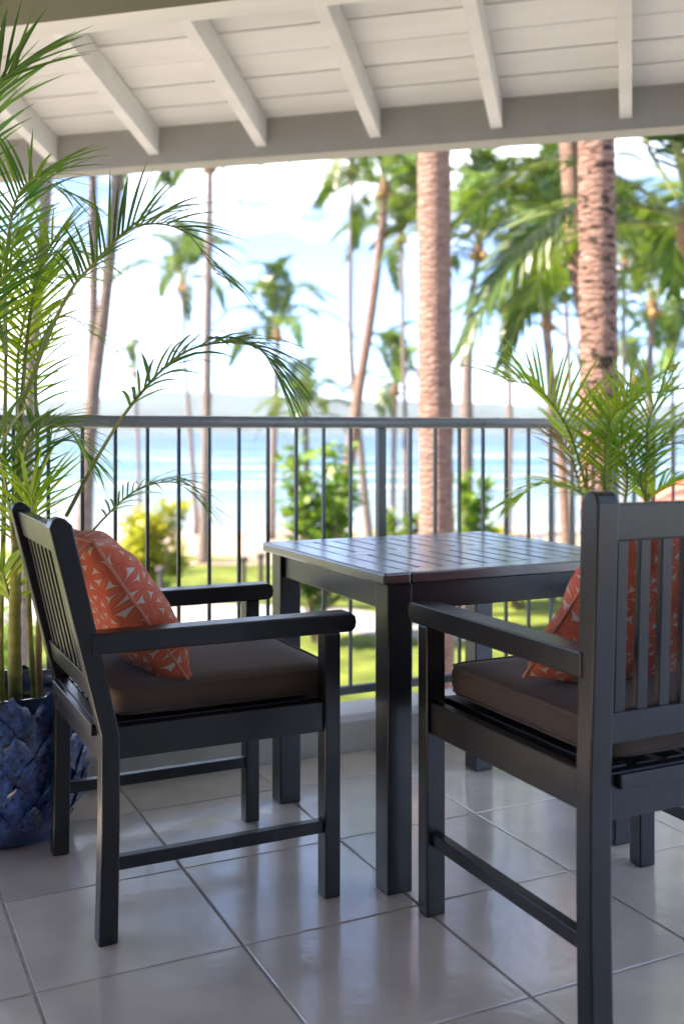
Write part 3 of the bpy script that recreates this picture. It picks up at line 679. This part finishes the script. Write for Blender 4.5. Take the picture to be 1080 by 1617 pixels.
CVD = coco_variant(3.2, -.02, .75, 36, .6, .05, 15, m='coco_dry', droop=1.3)
nut = MB().lathe([(.01, -.13), (.07, -.11), (.11, -.03), (.10, .06), (.05, .12), (.01, .14)], 10).mesh('coconut', M['husk'], True)
PG = 'coconut palms in the beach garden'
def coco_palm(label, pts, r0, r1, mk='bark_far_shade', nf=15, fs=1.0, seed=0, dry=0, nuts=4, wob=.05, az0=None, sector=None, tilt=0):
    rnd = random.Random(seed * 13 + 5); base = Vector(pts[0]); base.z = min(base.z, ZG - .05)
    root = tag(empty('coconut_palm', base), label, 'palm tree', PG)
    loc = [base] + [Vector(p) for p in pts[1:]]
    m = 44 if r0 > .14 else 24
    ps = [p - base for p in spline(loc, m)]
    rad = []
    for i in range(m):
        f = i / (m - 1); r = r0 + (r1 - r0) * f ** .8
        r *= 1 + .25 * max(0, 1 - f * 9)
        rad.append(r * (1.035 if i % 2 else .985))
    wb = (lambda i, k: 1 + wob * noise.noise(Vector((i * .5, k * .9, seed)))) if wob else None
    MB().tube(ps, rad, 20 if r0 > .14 else 10, True, wb).build('trunk', M[mk], root, smooth=True)
    top = ps[-1]
    if fs <= 0: return root
    MB().lathe([(r1 * .9, -.35 * fs), (r1 * 1.7, -.1 * fs), (r1 * 1.8, .1 * fs), (r1 * .9, .4 * fs), (r1 * .2, .6 * fs)], 10).build('crown_heart', M['crownshaft'], root, smooth=True).location = top
    nf = round(nf * 1.1)
    for k in range(nf):
        f = (k + .5) / nf
        az = k * 2.39996 + rnd.uniform(-.25, .25) + seed
        if sector: az = sector[0] + (sector[1] - sector[0]) * ((k * .618) % 1)
        if f < .28: me, el = CV[2], R(rnd.uniform(35, 62))
        elif f < .6: me, el = CV[0], R(rnd.uniform(12, 36))
        elif f < .85: me, el = CV[1], R(rnd.uniform(-6, 14))
        else: me, el = CV[3], R(rnd.uniform(-18, 2))
        if k >= nf - dry: me, el = CVD, R(rnd.uniform(-40, -20))
        o = link('frond', me, root, 0, top + Vector((0, 0, .1 * fs)))
        o.rotation_euler = Euler((rnd.uniform(-.3, .3), -el, az), 'XYZ'); sca = fs * rnd.uniform(.85, 1.12); o.scale = (sca, sca, sca)
    for k in range(nuts):
        a = rnd.uniform(0, 6.28); o = link('coconut', nut, root, 0, top + Vector((math.cos(a) * .22 * fs, math.sin(a) * .22 * fs, -.12 * fs - .1 * rnd.random())))
        o.scale = (fs, fs, fs)
    return root
def gp(px, Y): return Vector(((px - 540) / FPX * Y, Y, ZG - .1))
def tp(px, py, Y): return at(px, py, Y)
coco_palm('thick straight pinkish palm trunk just beyond the railing, behind the table', [gp(692, 10), tp(689, 840, 10), tp(686, 500, 10), tp(685, 240, 10), tp(682, -280, 10)], .170, .152, 'bark', 16, .95, 1)
coco_palm('thick spotted palm trunk at the right, behind the areca palm', [gp(950, 9), tp(945, 640, 9), tp(943, 430, 9), tp(941, 230, 9), tp(935, -330, 9)], .172, .152, 'bark_spot', 16, .95, 2)
coco_palm('slim leaning palm trunk half hidden behind the spotted trunk', [gp(975, 14), tp(945, 640, 14), tp(912, 420, 14), tp(898, 230, 14), tp(886, 0, 14), tp(874, -200, 14)], .14, .12, 'bark', 12, .55, 3)
coco_palm('grey palm trunk leaning right at the far left, behind the potted fronds', [gp(108, 14), tp(132, 850, 14), tp(146, 640, 14), tp(166, 480, 14), tp(186, 285, 14), tp(197, 120, 14)], .125, .062, 'bark_far_shade', 14, .8, 4)  # grey bark puts shade into this trunk's colour
coco_palm('thin upright grey palm beside the leaning trunk at far left', [gp(132, 15.5), tp(143, 650, 15.5), tp(148, 480, 15.5), tp(147, 300, 15.5), tp(147, 225, 15.5)], .09, .055, 'bark_far_shade', 12, .7, 5)
coco_palm('pale palm trunk behind the dense left fronds', [gp(30, 13), tp(46, 650, 13), tp(58, 500, 13), tp(72, 330, 13), tp(84, 100, 13)], .085, .07, 'bark_far_shade', 12, .8, 6)
coco_palm('tall thin palm rising from the lawn left of centre into the eave', [gp(322, 33.5), tp(326, 700, 33.5), tp(329, 450, 33.5), tp(332, 262, 33.5)], .19, .10, 'bark_far_shade', 14, .75, 7)
coco_palm('small distant palm crown high against the sky, left of centre', [gp(312, 44), tp(302, 700, 44), tp(292, 560, 44), tp(288, 450, 44)], .12, .06, 'bark_far_shade', 13, .82, 8)
coco_palm('distant bushy palm just above the arching frond at centre left', [gp(428, 42), tp(433, 680, 42), tp(437, 590, 42), tp(438, 528, 42)], .16, .09, 'bark_far_shade', 14, .86, 9)
coco_palm('slender palm curving right with a brown heart, left of the thick trunk', [gp(505, 25), tp(528, 850, 25), tp(550, 740, 25), tp(566, 620, 25), tp(585, 500, 25), tp(603, 360, 25), tp(606, 300, 25)], .19, .085, 'bark', 15, .62, 10)
coco_palm('very thin upright palm crossing the curving palm near the centre', [gp(596, 27), tp(583, 850, 27), tp(568, 700, 27), tp(557, 600, 27), tp(553, 480, 27), tp(556, 262, 27)], .13, .05, 'bark_far_shade', 13, .55, 11)
coco_palm('pale green palm half behind the thick trunk at centre', [gp(640, 36), tp(640, 700, 36), tp(636, 520, 36), tp(634, 375, 36)], .11, .06, 'bark_far_shade', 15, .8, 12)
coco_palm('full palm crown with brown heart right of the thick trunk', [gp(733, 24), tp(736, 700, 24), tp(738, 580, 24), tp(743, 480, 24), tp(756, 395, 24)], .20, .06, 'bark_far_shade', 18, .72, 13)
coco_palm('bright palm crown between the two thick trunks, upper', [gp(872, 26), tp(868, 640, 26), tp(858, 500, 26), tp(850, 392, 26)], .10, .06, 'bark_far_shade', 16, .66, 14)
coco_palm('small star shaped palm low between the two thick trunks', [gp(800, 42), tp(804, 690, 42), tp(804, 600, 42), tp(802, 522, 42)], .16, .09, 'bark_far_shade', 13, .80, 15)
coco_palm('sunlit slim palm just left of the spotted trunk', [gp(900, 22), tp(886, 720, 22), tp(874, 620, 22), tp(864, 505, 22)], .13, .06, 'bark', 16, .62, 16)
coco_palm('palm with dark slim trunk at the right edge, middle distance', [gp(1022, 28), tp(1024, 640, 28), tp(1026, 560, 28), tp(1029, 488, 28)], .12, .08, 'bark_far_shade', 18, .85, 17)
coco_palm('large near palm whose broad fronds fill the upper right corner', [gp(1130, 12), tp(1115, 650, 12), tp(1103, 480, 12), tp(1095, 370, 12)], .15, .12, 'bark', 16, .9, 18, nuts=0)
coco_palm('low bushy palm at the railing left of the curving palm', [gp(486, 34), tp(484, 720, 34), tp(482, 660, 34)], .12, .09, 'bark_far_shade', 16, .6, 19)
coco_palm('distant low palm showing left of the thick trunk above the railing', [gp(620, 46), tp(622, 700, 46), tp(624, 615, 46)], .13, .09, 'bark_far_shade', 16, .85, 20)
coco_palm('distant palm beyond the right edge trunks near the horizon', [gp(1000, 44), tp(1000, 680, 44), tp(998, 600, 44)], .13, .09, 'bark_far_shade', 12, .62, 21)
coco_palm('faint low palm by the sea at far left above the railing', [gp(222, 46), tp(218, 690, 46), tp(214, 590, 46)], .10, .06, 'bark_far_shade', 9, .45, 22)
coco_palm('palm crown in the gap just left of the spotted trunk, high up', [gp(905, 31), tp(900, 640, 31), tp(893, 480, 31), tp(890, 345, 31)], .10, .06, 'bark_far_shade', 15, .75, 23)
coco_palm('palm just right of the spotted trunk with fronds meeting it', [gp(985, 33), tp(985, 640, 33), tp(984, 520, 33), tp(986, 420, 33)], .10, .06, 'bark_far_shade', 16, .85, 24)
coco_palm('low distant palm at the right edge over the railing', [gp(1062, 38), tp(1062, 680, 38), tp(1060, 575, 38)], .11, .08, 'bark_far_shade', 15, .8, 25)

# ------------------------------------------------------------------ shrubs
def shrub(label, loc, h, wdt, mk, seed, nst=9, nl=60, leafL=.22, leafW=.07):
    rnd = random.Random(seed); root = tag(empty('garden_shrub', loc), label, 'shrub', 'shrubs in the beach garden')
    st = MB(); lv = MB()
    for s in range(nst):
        a = rnd.uniform(0, 6.28); rr = wdt / 2 * math.sqrt(rnd.random()); hh = h * rnd.uniform(.35, 1)
        tip = Vector((math.cos(a) * rr, math.sin(a) * rr, hh)); mid = Vector((tip.x * .55, tip.y * .55, hh * .55))
        ps = spline([Vector((tip.x * .12, tip.y * .12, -.05)), mid, tip], 8); st.tube(ps, [.03 * (1 - i * .1) for i in range(8)], 5)
        for k in range(nl):
            f = .35 + .65 * rnd.random() ** .55; i = min(6, int(f * 7)); p = ps[i].lerp(ps[i + 1], f * 7 - i) + Vector((rnd.gauss(0, .06), rnd.gauss(0, .06), rnd.gauss(0, .05))) * wdt
            d = Vector((rnd.gauss(0, 1), rnd.gauss(0, 1), rnd.uniform(-.2, 1.1))).normalized(); sd_ = d.cross(Vector((rnd.gauss(0, .4), rnd.gauss(0, .4), 1))).normalized()
            l = leafL * rnd.uniform(.6, 1.25); w_ = leafW * rnd.uniform(.7, 1.2)
            lv.add([p, p + d * l * .45 + sd_ * w_ * .5, p + d * l + Vector((0, 0, -.12 * l)), p + d * l * .45 - sd_ * w_ * .5], [(0, 1, 2, 3)])
    st.build('stem', M['wood'], root); lv.build('foliage', M[mk], root)
    return root
shrub('tall leafy green shrub behind the railing left of the table', gp(503, 21), 4.2, 1.7, 'shrub', 1, 16, 70, .50, .17)
shrub('yellow green croton bush on the lawn behind the left chair pillow', gp(236, 27), 2.5, 1.9, 'shrub_y', 2, 22, 150, .34, .12)
shrub('slender green shrub right of the thick trunk', gp(740, 22), 3.7, 1.1, 'shrub', 3, 10, 70, .36, .15)
shrub('low green shrub left of the thick trunk behind the railing post', gp(632, 23), 2.6, 1.1, 'shrub', 4, 16, 120, .30, .12)
shrub('low rounded hedge bush under the right areca fronds', gp(820, 25), 2.0, 1.6, 'shrub_y', 5, 18, 120, .26, .11)
shrub('small green bush at the far right behind the armchair', gp(905, 22), 1.35, .8, 'shrub', 6, 8, 70, .24, .09)
shrub('small dark green bush beside the yellow bush', gp(262, 26), .75, .7, 'shrub', 7, 7, 60, .2, .08)
shrub('green garden bush at the left edge behind the palm pot', gp(-10, 18), 1.2, 1.6, 'shrub', 8, 10, 70, .26, .09)

# ------------------------------------------------------------------ small garden things
def bollard(label, loc, h):  # plain dark posts, no lamp in them
    r = tag(empty('path_bollard', loc), label, 'garden light', 'dark bollards by the path')
    MB().tube([(0, 0, 0), (0, 0, h)], .07, 12).build('post', M['post'], r, smooth=False)
    MB().lathe([(.10, h), (.13, h + .05), (.12, h + .12), (.03, h + .16)], 12).build('cap', M['post'], r)
bollard('dark bollard left of the yellow bush', gp(200, 25.6), 1.0)
bollard('dark bollard in front of the yellow bush', gp(254, 25.2), .95)
bollard('dark bollard on the lawn left of the table corner', gp(385, 28.5), .8)
bollard('dark bollard beside the far left table leg', gp(412, 28.0), .95)
def lounger(label, loc, rz):
    r = tag(empty('beach_lounger', loc, rz), label, 'lounger', 'pale loungers on the sand')
    MB().box(-.3, .3, -.95, .4, .28, .36).build('seat', M['lounge'], r, bevel=.02)
    MB().box(-.3, .3, .41, 1.05, .28, .36, lambda p: Vector((p.x, p.y, p.z + (p.y - .41) * .9))).build('backrest', M['lounge'], r, bevel=.02)
    for x in (-.25, .25):
        for y in (-.8, .35): MB().box(x - .03, x + .03, y - .03, y + .03, 0, .279).build('leg', M['lounge'], r)
lounger('pale lounger on the sand right of the table, under the palm fronds', gp(878, 31) + Vector((0, 0, .1)), R(60))
lounger('pale lounger on the sand at the right, nearer the spotted trunk', gp(900, 33) + Vector((0, 0, .1)), R(70))
r = tag(empty('beach_umbrella', gp(1078, 34) + Vector((0, 0, .1))), 'red beach umbrella at the right edge above the chair back', 'umbrella')
MB().tube([(0, 0, 0), (0, 0, 2.3)], .03, 8).build('pole', M['post'], r)
cm = MB(); ng = 8; cm.v = [(0, 0, 2.75)] + [(1.4 * math.cos(2 * math.pi * k / ng), 1.4 * math.sin(2 * math.pi * k / ng), 2.05) for k in range(ng)] + [(1.4 * math.cos(2 * math.pi * k / ng), 1.4 * math.sin(2 * math.pi * k / ng), 1.9) for k in range(ng)]
cm.f = [(0, 1 + k, 1 + (k + 1) % ng) for k in range(ng)] + [(1 + k, 1 + ng + k, 1 + ng + (k + 1) % ng, 1 + (k + 1) % ng) for k in range(ng)]
cm.build('canopy', M['red'], r)

# ------------------------------------------------------------------ sea haze
hz_m = bpy.data.materials.new('sea_haze'); hz_m.use_nodes = True; t_ = hz_m.node_tree; t_.nodes.clear()
vo = t_.nodes.new('ShaderNodeVolumePrincipled'); vo.inputs['Density'].default_value = 0.00013; vo.inputs['Color'].default_value = (0.86, 0.94, 1.0, 1); vo.inputs['Anisotropy'].default_value = 0.2
oo = t_.nodes.new('ShaderNodeOutputMaterial'); t_.links.new(vo.outputs[0], oo.inputs['Volume'])
tag(MB().box(-3000, 3000, -90, 4000, -12, 130).build('haze', hz_m), kind='stuff')
